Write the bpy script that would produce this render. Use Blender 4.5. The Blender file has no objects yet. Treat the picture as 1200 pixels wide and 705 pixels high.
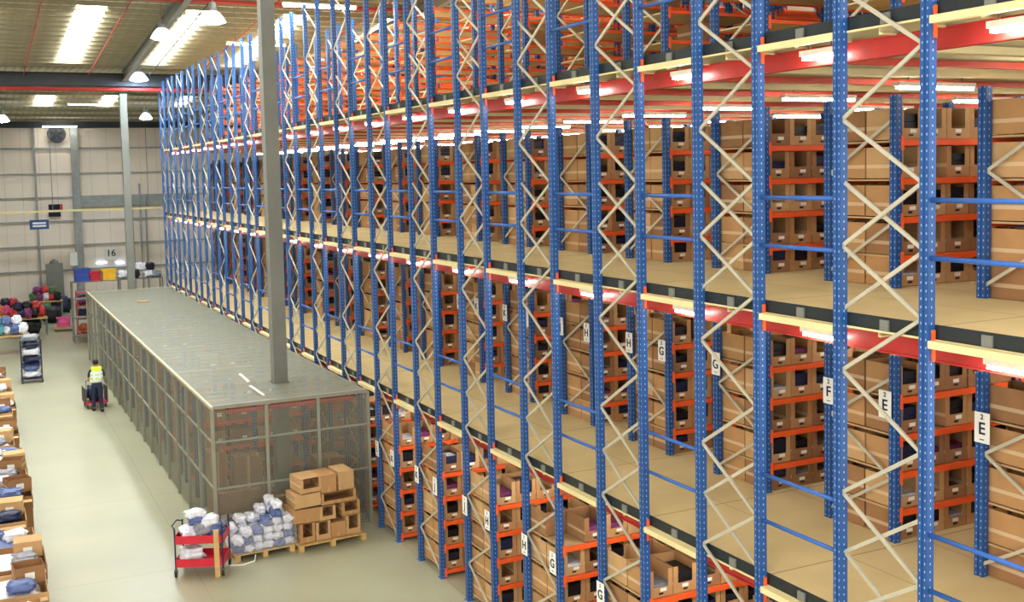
import bpy, math, random
from mathutils import Vector, Matrix, noise
random.seed(7)
S = bpy.context.scene
COL = S.collection
# ------------------------------------------------------------------ camera (fitted)
F_, CY = 1284.6151, 293.0788
YAW, PITCH, ROLL, CD, ZC = 0.4565, 0.0712, 0.0217, 7.8329, 7.8173
CAM = Vector((-CD, 0, ZC))
FW = Vector((math.sin(YAW)*math.cos(PITCH), math.cos(YAW)*math.cos(PITCH), -math.sin(PITCH)))
_R0 = Vector((math.cos(YAW), -math.sin(YAW), 0)); _U0 = _R0.cross(FW)
RT = _R0*math.cos(ROLL) - _U0*math.sin(ROLL); UP = _U0*math.cos(ROLL) + _R0*math.sin(ROLL)
def ray(x, y): return FW*F_ + RT*(x-600) - UP*(y-CY)
def atZ(x, y, z=0.0):
    v = ray(x, y); return CAM + v*((z-CAM.z)/v.z)
def atY(x, y, Y):
    v = ray(x, y); return CAM + v*((Y-CAM.y)/v.y)
cam = bpy.data.cameras.new('camera'); co = bpy.data.objects.new('camera', cam); COL.objects.link(co)
cam.sensor_width = 36; cam.sensor_fit = 'HORIZONTAL'; cam.lens = F_*36/1200
cam.shift_y = -(352.5-CY)/1200; cam.clip_end = 300
M = Matrix((RT, UP, -FW)).transposed().to_4x4(); M.translation = CAM; co.matrix_world = M
S.camera = co
# ------------------------------------------------------------------ materials
MT = {}
def mat(name, col, rough=.6, metal=0, var=.12, scale=3, bump=0, emit=0, spec=.4):
    m = bpy.data.materials.new(name); m.use_nodes = True; nt = m.node_tree; b = nt.nodes['Principled BSDF']
    c = tuple(((v+.055)/1.055)**2.4 if v > .04045 else v/12.92 for v in col)
    b.inputs['Roughness'].default_value = rough; b.inputs['Metallic'].default_value = metal
    b.inputs['Specular IOR Level'].default_value = spec
    tc = nt.nodes.new('ShaderNodeTexCoord'); n = nt.nodes.new('ShaderNodeTexNoise'); n.inputs['Scale'].default_value = scale
    n.inputs['Detail'].default_value = 4
    nt.links.new(tc.outputs['Object'], n.inputs['Vector'])
    r = nt.nodes.new('ShaderNodeMapRange'); r.inputs['From Min'].default_value = .3; r.inputs['From Max'].default_value = .7
    r.inputs['To Min'].default_value = 1-var; r.inputs['To Max'].default_value = 1+var
    nt.links.new(n.outputs['Fac'], r.inputs['Value'])
    mx = nt.nodes.new('ShaderNodeVectorMath'); mx.operation = 'SCALE'; mx.inputs[0].default_value = c
    nt.links.new(r.outputs[0], mx.inputs['Scale'])
    nt.links.new(mx.outputs[0], b.inputs['Base Color'])
    if bump:
        bp = nt.nodes.new('ShaderNodeBump'); bp.inputs['Strength'].default_value = bump
        nt.links.new(n.outputs['Fac'], bp.inputs['Height']); nt.links.new(bp.outputs[0], b.inputs['Normal'])
    if emit:
        b.inputs['Emission Color'].default_value = (*c, 1); b.inputs['Emission Strength'].default_value = emit
    m['cs'] = mx.name; MT[name] = m
    return m
def math_(nt, op, a, b=None, c=None):
    n = nt.nodes.new('ShaderNodeMath'); n.operation = op
    for i, v in enumerate((a, b, c)):
        if v is None: continue
        if isinstance(v, (int, float)): n.inputs[i].default_value = v
        else: nt.links.new(v, n.inputs[i])
    return n.outputs[0]
def overlay(m, fac_fn, col):
    """mix a second surface colour in where the pattern function says so"""
    nt = m.node_tree; b = nt.nodes['Principled BSDF']; src = b.inputs['Base Color'].links[0].from_socket
    c = tuple(((v+.055)/1.055)**2.4 for v in col)
    tc = nt.nodes.new('ShaderNodeTexCoord'); sp = nt.nodes.new('ShaderNodeSeparateXYZ'); nt.links.new(tc.outputs['Object'], sp.inputs[0])
    ge = nt.nodes.new('ShaderNodeSeparateXYZ'); nt.links.new(tc.outputs['Normal'], ge.inputs[0])
    f = fac_fn(nt, sp.outputs, ge.outputs)
    mx = nt.nodes.new('ShaderNodeMix'); mx.data_type = 'RGBA'
    nt.links.new(f, mx.inputs[0]); nt.links.new(src, mx.inputs[6]); mx.inputs[7].default_value = (*c, 1)
    nt.links.new(mx.outputs[2], b.inputs['Base Color'])
blue = mat('blue_paint', (.13, .31, .55), .35, var=.1)
blue_r = mat('blue_rail', (.19, .38, .68), .4, var=.06)
orange = mat('orange_paint', (.95, .38, .16), .45, var=.08)
red = mat('red_paint', (.76, .21, .18), .4, var=.12)
redo = mat('red_orange_paint', (.80, .27, .16), .4, var=.1)
cream = mat('cream_paint', (.90, .84, .62), .5, var=.06)
galv = mat('galvanised', (.78, .76, .68), .4, .35, var=.1)
black = mat('dark_channel', (.12, .15, .16), .5, var=.15)
chip = mat('chipboard', (.84, .75, .54), .75, var=.07, scale=1.2)
shelf = mat('shelf_board', (.74, .62, .44), .8, var=.1)
card = mat('cardboard', (.71, .54, .35), .85, var=.07, scale=4)
card2 = mat('cardboard_pale', (.76, .61, .42), .85, var=.07, scale=4)
card3 = mat('cardboard_dark', (.60, .44, .29), .85, var=.1, scale=4)
white = mat('white_paper', (.93, .93, .90), .6, var=.03)
mat('pipe_red', (.66, .20, .18), .5)
dark = mat('dark_goods', (.12, .12, .18), .8, var=.4, scale=12)
grey = mat('grey_steel', (.46, .47, .44), .5, var=.06)
cagem = mat('cage_frame', (.56, .56, .50), .5, var=.06)
wall = mat('wall_cladding', (.93, .88, .82), .7, var=.04, scale=.6)
wallrail = mat('wall_rail', (.60, .62, .61), .6)
roofm = mat('roof_sheet', (.84, .80, .68), .6, var=.06)
purl = mat('purlin', (.56, .54, .45), .5)
gutter = mat('gutter_steel', (.22, .24, .27), .6)
tube_m = mat('lamp_tube', (.96, .95, .92), .4, emit=34)
bay_m = mat('high_bay_glow', (.85, .93, 1), .4, emit=110)
sky_m = mat('rooflight_glow', (.97, .98, .97), .4, emit=17)
lampbody = mat('lamp_body', (.92, .90, .84), .4)
refract = mat('glowing_refractor', (.80, .88, 1), .3, emit=2.5)
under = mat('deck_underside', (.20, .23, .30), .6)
floor_m = mat('concrete', (.63, .63, .53), .28, var=.09, scale=.35, spec=.5)
wood = mat('wood', (.80, .66, .42), .7, var=.15, scale=9)
blackp = mat('black_plastic', (.10, .10, .11), .5)
ink = mat('ink', (.10, .14, .25), .6)
signblue = mat('sign_blue', (.22, .32, .50), .6)
for nme, c in dict(bag_white=(.88, .89, .93), bag_blue=(.35, .42, .62), bag_pink=(.90, .38, .62), bag_red=(.78, .22, .24), bag_navy=(.14, .17, .30),
        bag_yellow=(.92, .74, .20), bag_teal=(.35, .60, .66), bag_grey=(.55, .56, .60), bag_purple=(.48, .22, .42), bag_black=(.10, .10, .12),
        bag_green=(.30, .45, .30), bag_orange=(.85, .45, .30)).items():
    mat(nme, c, .45, var=.18, scale=9, bump=.2)
crate_red = mat('crate_red', (.80, .14, .22), .45); crate_yel = mat('crate_yellow', (.95, .75, .18), .45); crate_blue = mat('crate_blue', (.20, .30, .65), .45)
skin = mat('skin', (.78, .58, .48), .6); hair = mat('hair', (.18, .13, .10), .8); trouser = mat('trouser', (.16, .19, .30), .8)
vest = mat('vest', (.80, .92, .15), .6); reflec = mat('reflective', (.92, .95, .95), .3)
def stripe(nt, p, n): return math_(nt, 'MULTIPLY', math_(nt, 'MULTIPLY', math_(nt, 'GREATER_THAN', p[2], .12), math_(nt, 'LESS_THAN', p[2], .165)),
                                   math_(nt, 'MULTIPLY', math_(nt, 'GREATER_THAN', math_(nt, 'ABSOLUTE', n[0]), .5), .45))
for m_ in (card, card2, card3): overlay(m_, stripe, (.92, .84, .70))
def holes(nt, p, n):
    zf = math_(nt, 'FRACT', math_(nt, 'MULTIPLY', p[2], 13.3))
    zz = math_(nt, 'MULTIPLY', math_(nt, 'GREATER_THAN', zf, .3), math_(nt, 'LESS_THAN', zf, .58))
    ay = math_(nt, 'LESS_THAN', math_(nt, 'ABSOLUTE', math_(nt, 'SUBTRACT', math_(nt, 'ABSOLUTE', p[1]), .030)), .0055)
    ax = math_(nt, 'LESS_THAN', math_(nt, 'ABSOLUTE', p[0]), .006)
    fx = math_(nt, 'GREATER_THAN', math_(nt, 'ABSOLUTE', n[0]), .5); fy = math_(nt, 'GREATER_THAN', math_(nt, 'ABSOLUTE', n[1]), .5)
    return math_(nt, 'MULTIPLY', zz, math_(nt, 'ADD', math_(nt, 'MULTIPLY', ay, fx), math_(nt, 'MULTIPLY', ax, fy)))
overlay(blue, holes, (.62, .72, .84))
def seam(ax, per, w):
    def f(nt, p, n):
        return math_(nt, 'LESS_THAN', math_(nt, 'FRACT', math_(nt, 'DIVIDE', p[ax], per)), w/per)
    return f
overlay(chip, seam(1, 2.4, .02), (.62, .50, .34)); overlay(chip, seam(0, 1.2, .015), (.70, .58, .40))
overlay(floor_m, seam(1, 5.6, .03), (.58, .57, .48)); overlay(floor_m, seam(0, 4.2, .03), (.58, .57, .48))
overlay(wall, seam(0, 1.0, .03), (.82, .78, .73))
overlay(roofm, seam(0, .33, .10), (.74, .70, .58))
def mesh_mat(name, col, cover):
    m = mat(name, col, .5, var=.1); nt = m.node_tree; b = nt.nodes['Principled BSDF']
    tc = nt.nodes.new('ShaderNodeTexCoord'); sp = nt.nodes.new('ShaderNodeSeparateXYZ'); nt.links.new(tc.outputs['Object'], sp.inputs[0])
    h = math_(nt, 'ADD', sp.outputs[0], sp.outputs[1])
    a = math_(nt, 'LESS_THAN', math_(nt, 'FRACT', math_(nt, 'MULTIPLY', h, 20)), cover)
    if name == 'mesh_roof':
        a = math_(nt, 'LESS_THAN', math_(nt, 'FRACT', math_(nt, 'MULTIPLY', sp.outputs[0], 20)), cover)
        c = math_(nt, 'LESS_THAN', math_(nt, 'FRACT', math_(nt, 'MULTIPLY', sp.outputs[1], 20)), cover)
    else: c = math_(nt, 'LESS_THAN', math_(nt, 'FRACT', math_(nt, 'MULTIPLY', sp.outputs[2], 20)), cover)
    nt.links.new(math_(nt, 'MAXIMUM', a, c), b.inputs['Alpha'])
    return m
mat('cage_edge', (.68, .65, .54), .5)
meshm = mesh_mat('mesh_side', (.50, .50, .44), .30); meshroof = mesh_mat('mesh_roof', (.46, .46, .39), .52)
wrap = mat('shrink_wrap', (.92, .94, .97), .15, var=.02); wrap.node_tree.nodes['Principled BSDF'].inputs['Alpha'].default_value = .18
# ------------------------------------------------------------------ mesh helpers
class MB:
    def __init__(s): s.v, s.f, s.m, s.mats = [], [], [], []
    def mi(s, m):
        if m not in s.mats: s.mats.append(m)
        return s.mats.index(m)
    def add(s, vs, fs, m):
        b = len(s.v); i = s.mi(m); s.v += [tuple(v) for v in vs]; s.f += [tuple(b+j for j in f) for f in fs]; s.m += [i]*len(fs); return s
    def box(s, x0, x1, y0, y1, z0, z1, m, T=None):
        vs = [Vector(p) for p in ((x0,y0,z0),(x1,y0,z0),(x1,y1,z0),(x0,y1,z0),(x0,y0,z1),(x1,y0,z1),(x1,y1,z1),(x0,y1,z1))]
        if T: vs = [T @ v for v in vs]
        return s.add(vs, [(0,3,2,1),(4,5,6,7),(0,1,5,4),(1,2,6,5),(2,3,7,6),(3,0,4,7)], m)
    def bar(s, a, b, w, h, m, up=Vector((0,0,1))):
        a = Vector(a); b = Vector(b); d = (b-a); L = d.length; d.normalize()
        x = d.cross(up)
        if x.length < 1e-4: x = Vector((1,0,0))
        x.normalize(); y = x.cross(d)
        vs = [a + x*sx*w/2 + y*sy*h/2 + d*t for t in (0, L) for sx, sy in ((-1,-1),(1,-1),(1,1),(-1,1))]
        return s.add(vs, [(0,1,2,3),(7,6,5,4),(0,4,5,1),(1,5,6,2),(2,6,7,3),(3,7,4,0)], m)
    def tube(s, pts, r, m, n=8, r2=None):
        pts = [Vector(p) for p in pts]; rings = []
        for i, p in enumerate(pts):
            d = (pts[min(i+1, len(pts)-1)]-pts[max(i-1, 0)]).normalized()
            u = d.cross(Vector((0,0,1)))
            if u.length < 1e-3: u = Vector((1,0,0))
            u.normalize(); w = d.cross(u); rr = r if r2 is None else r+(r2-r)*i/(len(pts)-1)
            rings.append([p+u*rr*math.cos(2*math.pi*k/n)+w*rr*math.sin(2*math.pi*k/n) for k in range(n)])
        fs = [(i*n+k, i*n+(k+1)%n, (i+1)*n+(k+1)%n, (i+1)*n+k) for i in range(len(pts)-1) for k in range(n)]
        fs += [tuple(range(n))[::-1], tuple((len(pts)-1)*n+k for k in range(n))]
        return s.add([v for r_ in rings for v in r_], fs, m)
    def lathe(s, prof, m, n=20, c=(0,0,0)):
        vs = [(c[0]+r*math.cos(2*math.pi*k/n), c[1]+r*math.sin(2*math.pi*k/n), c[2]+z) for r, z in prof for k in range(n)]
        fs = [(i*n+k, i*n+(k+1)%n, (i+1)*n+(k+1)%n, (i+1)*n+k) for i in range(len(prof)-1) for k in range(n)]
        return s.add(vs, fs, m)
    def prism(s, poly, z0, z1, m):
        n = len(poly); vs = [(x, y, z0) for x, y in poly]+[(x, y, z1) for x, y in poly]
        return s.add(vs, [tuple(range(n))[::-1], tuple(range(n, 2*n))]+[(k, (k+1)%n, n+(k+1)%n, n+k) for k in range(n)], m)
    def merge(s, me_mb, T):
        b = len(s.v); s.v += [tuple(T @ Vector(v)) for v in me_mb.v]; s.f += [tuple(b+j for j in f) for f in me_mb.f]
        im = [s.mi(m) for m in me_mb.mats]; s.m += [im[i] for i in me_mb.m]
    def mesh(s, name, smooth=False):
        me = bpy.data.meshes.new(name); me.from_pydata(s.v, [], s.f)
        for m in s.mats: me.materials.append(m)
        me.polygons.foreach_set('material_index', s.m)
        if smooth: me.polygons.foreach_set('use_smooth', [True]*len(s.f))
        me.update(); return me
def obj(name, me, parent=None, loc=(0,0,0), rz=0, rx=0, ry=0, smooth=False):
    if isinstance(me, MB): me = me.mesh(name, smooth)
    o = bpy.data.objects.new(name, me); COL.objects.link(o); o.location = loc; o.rotation_euler = (rx, ry, rz)
    if parent: o.parent = parent
    return o
def tag(o, label, cat, group=None, kind=None):
    o['label'] = label; o['category'] = cat
    if group: o['group'] = group
    if kind: o['kind'] = kind
    return o
def thing(name, label, cat, loc=(0,0,0), rz=0, group=None):
    return tag(obj(name, None, None, loc, rz), label, cat, group)
def struct(name, mb, label=None, loc=(0,0,0)):
    o = obj(name, mb, None, loc); o['kind'] = 'structure'
    o['label'] = label or name.replace('_', ' '); return o
ORD = ['first','second','third','fourth','fifth','sixth','seventh','eighth','ninth','tenth','eleventh','twelfth','thirteenth','fourteenth','fifteenth',
       'sixteenth','seventeenth','eighteenth','nineteenth','twentieth']
def nth(i): return ORD[i] if i < 20 else 'twenty-'+ORD[i-20]
# ------------------------------------------------------------------ main dimensions
P, D, Y0, NR = 2.4, 1.124, 7.315, 19
DK = [3.22, 6.33, 9.27]; ZT = 12.16
XIN, BAY, NB = 2.05, 2.1, 6
YA, YB, XD = 3.0, 51.75, 16.9
YW = 74.0
LV = ['lower', 'middle', 'top']
def yk(k): return Y0+P*k
# ------------------------------------------------------------------ setting
struct('floor', MB().box(-22, 22, -2, YW, -.2, 0, floor_m), 'pale polished concrete warehouse floor')
wt = atY(90, 147, YW).z
struct('wall_back', MB().box(-22, 22, YW, YW+.25, 0, wt+1.5, wall), 'pale clad gable wall at the far end')
struct('wall_right', MB().box(18.2, 18.4, -2, YW, 0, 18, wall), 'pale side wall behind the racks')
struct('wall_left_blocker', MB().box(-18.2, -18, 16, YW, 0, 16, wall), 'unseen pale side wall left of the hall, added to block light')  # out of view, added to hold back daylight from the left
RY, RZ, RM = 51.44, 12.75, -.0714
def rz1(y): return RZ+RM*(y-RY)
# near roof bay, with openings filled by rooflights
sk = []
for (ya, yb) in ((39.2, 49.5), (24.0, 34.0)):  # the nearer row of panels is added for its light
    for xc, w in ((-3.92, .95), (-.42, .85), (3.0, .9), (6.9, .95), (10.6, .95), (-7.5, .95), (-11.2, .95)): sk.append((xc-w/2, xc+w/2, ya, yb))
def slopebox(mb, x0, x1, y0, y1, zf, t, m):
    mb.add([(x0,y0,zf(y0)),(x1,y0,zf(y0)),(x1,y1,zf(y1)),(x0,y1,zf(y1)),(x0,y0,zf(y0)+t),(x1,y0,zf(y0)+t),(x1,y1,zf(y1)+t),(x0,y1,zf(y1)+t)],
           [(0,3,2,1),(4,5,6,7),(0,1,5,4),(1,2,6,5),(2,3,7,6),(3,0,4,7)], m)
roof = MB()
ys = [6, 24.0, 34.0, 39.2, 49.5, RY]
xs = sorted([s[0] for s in sk[:7]]+[s[1] for s in sk[:7]]+[-22, 22])
for i in range(5):
    if i in (1, 3):
        for j in range(0, len(xs), 2): slopebox(roof, xs[j], xs[j+1], ys[i], ys[i+1], rz1, .08, roofm)
    else: slopebox(roof, -22, 22, ys[i], ys[i+1], rz1, .08, roofm)
m2 = (wt+.2-12.9)/(YW-58)
def rz2(y): return 12.9+m2*(y-58)
slopebox(roof, -22, 22, RY, 58, lambda y: RZ+(12.9-RZ)*(y-RY)/(58-RY), .08, roofm)
slopebox(roof, -22, 22, 58, YW, rz2, .08, roofm)
struct('ceiling', roof, 'profiled metal roof sheeting in two shallow bays')
for i, (a, b, c, d) in enumerate(sk):
    mb = MB(); slopebox(mb, a, b, c, d, lambda y: rz1(y)+.02, .04, sky_m)
    struct('window_%d' % (i+1), mb, 'translucent rooflight panel glowing with daylight')
def r2at(x, y):
    v = ray(x, y); t = (12.9+m2*(CAM.y-58)-CAM.z)/(v.z-m2*v.y); return CAM+v*t
for i, (x0, x1) in enumerate(((40, 64), (116, 138), (205, 228))):
    a = r2at(x0, 122); b = r2at(x1, 112); mb = MB(); slopebox(mb, a.x, b.x, b.y, a.y, lambda y: rz2(y)-.05, .04, sky_m)
    struct('window_%d' % (len(sk)+1+i), mb, 'short rooflight panel in the far roof bay')
pm = MB().box(-17.9, 17.9, -.025, .025, -.15, 0, purl).mesh('roof_purlin')
for i in range(30):
    y = RY-1.0-.85*i*1.0
    tag(obj('roof_purlin', pm, None, (0, y, rz1(y))), 'roof purlin running crosswise below the sheeting, %s from the gutter' % nth(i) if i < 27 else 'roof purlin running crosswise below the sheeting, nearest the camera end', 'purlin', 'purlins of the near roof bay')
for i in range(7):
    y = 60.5+2*i
    tag(obj('roof_purlin', pm, None, (0, y, rz2(y))), 'purlin of the far roof bay beyond the gutter, %s from the gutter' % nth(i), 'purlin', 'purlins of the far roof bay')
g = thing('valley_gutter', 'long dark valley gutter beam crossing the hall between two roof bays', 'gutter', (0, 0, 0))
obj('gutter_box', MB().box(-18, 18, RY-.35, RY+.35, 11.95, 12.45, gutter), g)
obj('lip', MB().box(-18, 18, RY-.42, RY-.33, 12.42, 12.5, blackp), g)
pp = thing('sprinkler_main', 'red sprinkler main running below the dark valley gutter', 'pipe', (0, 0, 0))
obj('pipe', MB().tube([(-17.9, RY-.3, 11.8), (17.9, RY-.3, 11.8)], .08, MT['pipe_red']), pp)
obj('clamp', MB().box(-8.1, -7.9, RY-.42, RY-.18, 11.68, 11.95, gutter), pp)
pp = thing('sprinkler_main', 'dark red main pipe crossing the roof at top of the picture', 'pipe')
obj('pipe', MB().tube([(-17.9, 35.8, 13.42), (17.9, 35.8, 13.42)], .07, MT['pipe_red']), pp)
for i, (x, lb) in enumerate(((-5.6, 'thin red sprinkler pipe along the roof slope left of the left rooflight'), (-3.05, 'thin red sprinkler pipe along the roof slope between the two rooflights'),
              (1.4, 'thin red sprinkler pipe along the roof slope over the rack tops'), (5.0, 'thin red sprinkler pipe along the roof slope high above the racks'))):
    tag(obj('sprinkler_pipe', MB().tube([(x, 24, rz1(24)-.4), (x, RY-.4, rz1(RY)-.4)], .024, MT['pipe_red'])), lb, 'pipe', 'sprinkler branch pipes')
tag(obj('power_cable', MB().tube([(-.75, 24, rz1(24)-.35), (-.65, RY-1.6, rz1(RY)-.4)], .02, blackp)), 'thin dark cable crossing below the right rooflight', 'cable')
for x, lb in ((-1.55, 'grey steel rafter rising from the column by the gutter'), (6.5, 'grey steel rafter above the racks'), (-9.5, 'grey steel rafter at the left outside the gutter column')):
    r_ = thing('rafter', lb, 'rafter')
    for nm, dz0, dz1, w in (('web', -.62, -.2, .02), ('bottom_flange', -.64, -.60, .2), ('top_flange', -.22, -.18, .2)):
        mb = MB(); slopebox(mb, x-w/2, x+w/2, 6, RY-.35, lambda y: rz1(y)+dz0, dz1-dz0, grey); obj(nm, mb, r_)
def hcolumn(x, y, z1, w, lb):
    t = thing('steel_column', lb, 'column', (x, y, 0))
    mb = MB().box(-w, w, -w, -w+.03, 0, z1, grey).box(-w, w, w-.03, w, 0, z1, grey).box(-w, -w+.03, -w+.03, w-.03, 0, z1, grey).box(-.012, w-.02, -w+.03, w-.03, 0, z1, grey)
    obj('shaft', mb, t); obj('base_plate', MB().box(-w-.1, w+.1, -w-.1, w+.1, 0, .03, grey), t)
hcolumn(-1.55, 25.35, rz1(25.35)-.68, .16, 'big grey steel column rising through the cage roof at its near end')
hcolumn(-1.6, RY, 11.95, .15, 'slim grey steel column under the valley gutter at the far end of the cage')
hcolumn(-6.9-2.5, RY, 11.95, .15, 'grey steel column at the far left under the gutter')
# gable wall framing
t = thing('wall_framing', 'grey steel rails and posts across the pale far wall', 'wall framing', (0, YW, 0))
for yy in (172, 202, 230, 258, 287, 316):
    z = atY(40, yy+2, YW).z; obj('rail', MB().box(-21, 17, -.16, 0, z-.045, z+.045, wallrail), t)
for xx in (88, 41): 
    x = atY(xx, 200, YW).x; w = .22 if xx == 88 else .06
    obj('post', MB().box(x-w, x+w, -.4 if xx == 88 else -.18, 0, 0, wt, wallrail), t)
obj('eaves_beam', MB().box(-21, 17, -.35, 0, wt-.15, wt+.35, gutter), t)
# heavier beam low on right part of wall
z = atY(120, 235, YW).z
tag(obj('wall_beam', MB().box(atY(92,235,YW).x, atY(186,235,YW).x+2, YW-.3, YW-.16, z-.35, z+.35, wallrail)), 'wide grey horizontal beam on the far wall beside the racks', 'beam')
t = thing('crane_rail', 'long thin cream rail crossing in front of the far wall', 'rail', (0, YW-3, 0))
z = atY(100, 246, YW-3).z; obj('rail', MB().box(-12, 3, -.05, .05, z-.06, z+.06, cream), t)
for x in (-9, -3.5, 2): obj('hanger', MB().box(x-.02, x+.02, -.02, .02, z, 11.0, grey), t)
def wallbox(name, x0, y0, x1, y1, m, lb, cat, dep=.08, Y=YW-.16, inner=None):
    a = atY(x0, y1, Y); b = atY(x1, y0, Y)
    t = thing(name, lb, cat, ((a.x+b.x)/2, Y, a.z)); w = (b.x-a.x)/2; h = b.z-a.z
    obj('panel' if cat == 'sign' else 'casing', MB().box(-w, w, -dep, 0, 0, h, m), t)
    return t, w, h
def text(s, size, m, parent, loc, rx=math.pi/2, rz=0, name='lettering', ax='CENTER'):
    c = bpy.data.curves.new('t', 'FONT'); c.body = s; c.size = size; c.align_x = ax; c.align_y = 'CENTER'; c.extrude = .004; c.offset = size*.012
    o = bpy.data.objects.new('t', c); COL.objects.link(o); bpy.context.view_layer.update()
    me = bpy.data.meshes.new_from_object(o.evaluated_get(bpy.context.evaluated_depsgraph_get())); bpy.data.objects.remove(o)
    me.materials.clear(); me.materials.append(m)
    o = obj(name, me, parent, loc); o.rotation_euler = (rx, 0, rz); return o
t, w, h = wallbox('hanging_sign', 35, 257, 57, 269, signblue, 'blue rectangular sign with two faint white lines on the far wall', 'sign', Y=YW-3)
for zz in (.35, .65): obj('line', MB().box(-w*.7, w*.7, -.09, -.08, h*zz-.05, h*zz+.05, white), t)
t, w, h = wallbox('notice_board', 57, 239, 73, 246, dark, 'dark upper panel with a red end on the far wall', 'sign'); obj('red_end', MB().box(w*.6, w, -.09, -.08, 0, h, red), t)
wallbox('notice_board', 57, 248, 71, 254, dark, 'dark lower panel hung just under the other on the far wall', 'sign')
t, w, h = wallbox('bay_number_sign', 123, 289, 137, 304, white, 'white square sign reading 16 on the far wall', 'sign', Y=YW-.3); text('16', h*.75, ink, t, (0, -.09, h/2))
wallbox('wall_cabinet', 82, 295, 90, 311, white, 'small white cabinet on the wall beside the far post', 'cabinet', .2, YW-.4)
t, w, h = wallbox('tall_cabinet', 56, 308, 73, 361.5, grey, 'tall grey cabinet with a domed top against the far wall', 'cabinet', .6, YW-1)
obj('dome', MB().lathe([(w*.6, 0), (w*.5, .15), (w*.2, .25), (0, .28)], grey, c=(0, -.3, h)), t)
t, w, h = wallbox('door_panel', 113, 306.5, 125, 309, refract, 'bright strip window left of the slim column at the far wall', 'window'); t, w, h = wallbox('door_panel', 136, 306, 145, 309, refract, 'bright strip window beside the slim column at the far wall', 'window')
fa = thing('extractor_fan', 'round dark extractor fan high on the far wall', 'fan', tuple(atY(66, 157, YW-.2)))
obj('housing', MB().lathe([(.0, 0), (.52, 0), (.55, .12), (.45, .14), (.43, .04), (0, .04)], gutter, 20), fa, rx=math.pi/2)
for k in range(5): obj('blade', MB().box(-.07, .07, .06, .40, -.01, .01, blackp), fa, (0, -.09, 0), rx=math.pi/2, ry=k*2*math.pi/5)
for x0, ytop in ((154, 230), (163, 215), (170, 230)):
    a = atY(x0, ytop, YW-.4); tag(obj('riser_pipe', MB().tube([(a.x, a.y, 0), (a.x, a.y, a.z)], .06, wallrail)), 'grey riser pipe up the far wall by the racks, %s from left' % {154:'first',163:'second',170:'third'}[x0], 'pipe', 'riser pipes')
# high bay lamps
def highbay(p, s, lb, g='high bay lamps'):
    t = thing('high_bay_lamp', lb, 'lamp', tuple(p), 0, g)
    obj('gear_box', MB().lathe([(0, .62), (.11, .60), (.12, .35), (.07, .3)], grey, 14), t, smooth=True)
    obj('reflector', MB().lathe([(.10*s, .34), (.17*s, .30), (.27*s, .18), (.36*s, .02), (.37*s, 0), (.34*s, .02), (.15*s, .28), (0, .3)], refract, 20), t, smooth=True)
    obj('glowing_lens', MB().lathe([(.34*s, .0), (.2*s, -.05), (0, -.07)], bay_m, 20), t, smooth=True)
    obj('hook', MB().tube([(0, 0, .6), (0, 0, rz1(p[1])-p[2]-.02 if p[1] < RY else rz2(p[1])-p[2]-.02)], .012, grey, 6), t)
highbay(atZ(190, 45, 12.4), 1.0, 'high bay lamp with bright lens between the rafter and right rooflight')
highbay(atZ(250, 26, 12.6), 1.05, 'high bay lamp glaring at the top right of the right rooflight')
highbay((-1.05, 50.2, 12.15), 1.1, 'high bay lamp hanging at the foot of the rafter')
for x, y, lb in ((3, 142, 'yellowish high bay lamp at the far left picture edge by the far wall'), (171, 139, 'yellowish high bay lamp just left of the rack tops by the far wall')):
    v = atY(x, y, 66); highbay(v, 1.0, lb, 'lamps near the far wall')
def batten_mesh(L):
    a = MB().box(-L/2, L/2, -.06, .06, 0, .06, lampbody); b = MB().box(-L/2+.03, L/2-.03, -.045, .045, -.04, 0, tube_m)
    return a.mesh('housing'), b.mesh('tube')
BT = {L: batten_mesh(L) for L in (.5, .7, 1.5, 2.0)}
HG = {}
def batten(p, L, lb, grp, rz=0, up=None):
    if up is None: up = (rz1(p[1]) if p[1] < RY else rz2(p[1]))-p[2]-.01
    key = round(up, 3)
    if key not in HG: HG[key] = MB().tube([(0, 0, .06), (0, 0, up)], .008, grey, 6).mesh('hanger')

    t = thing('fluorescent_light', lb, 'light', p, rz, grp); h, b = BT[L]; obj('housing', h, t); obj('tube', b, t)
    for sx in (-1, 1): obj('hanger', HG[key], t, (sx*L*.35, 0, 0))
    return t
v = atY(103, 122, 62); batten(tuple(v), 2.0, 'thin strip light under the far roof bay', 'strip lights near the far wall')
v = atY(70, 148, YW-1); batten(tuple(v), 2.0, 'thin strip light right above the extractor fan', 'strip lights near the far wall')
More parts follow.
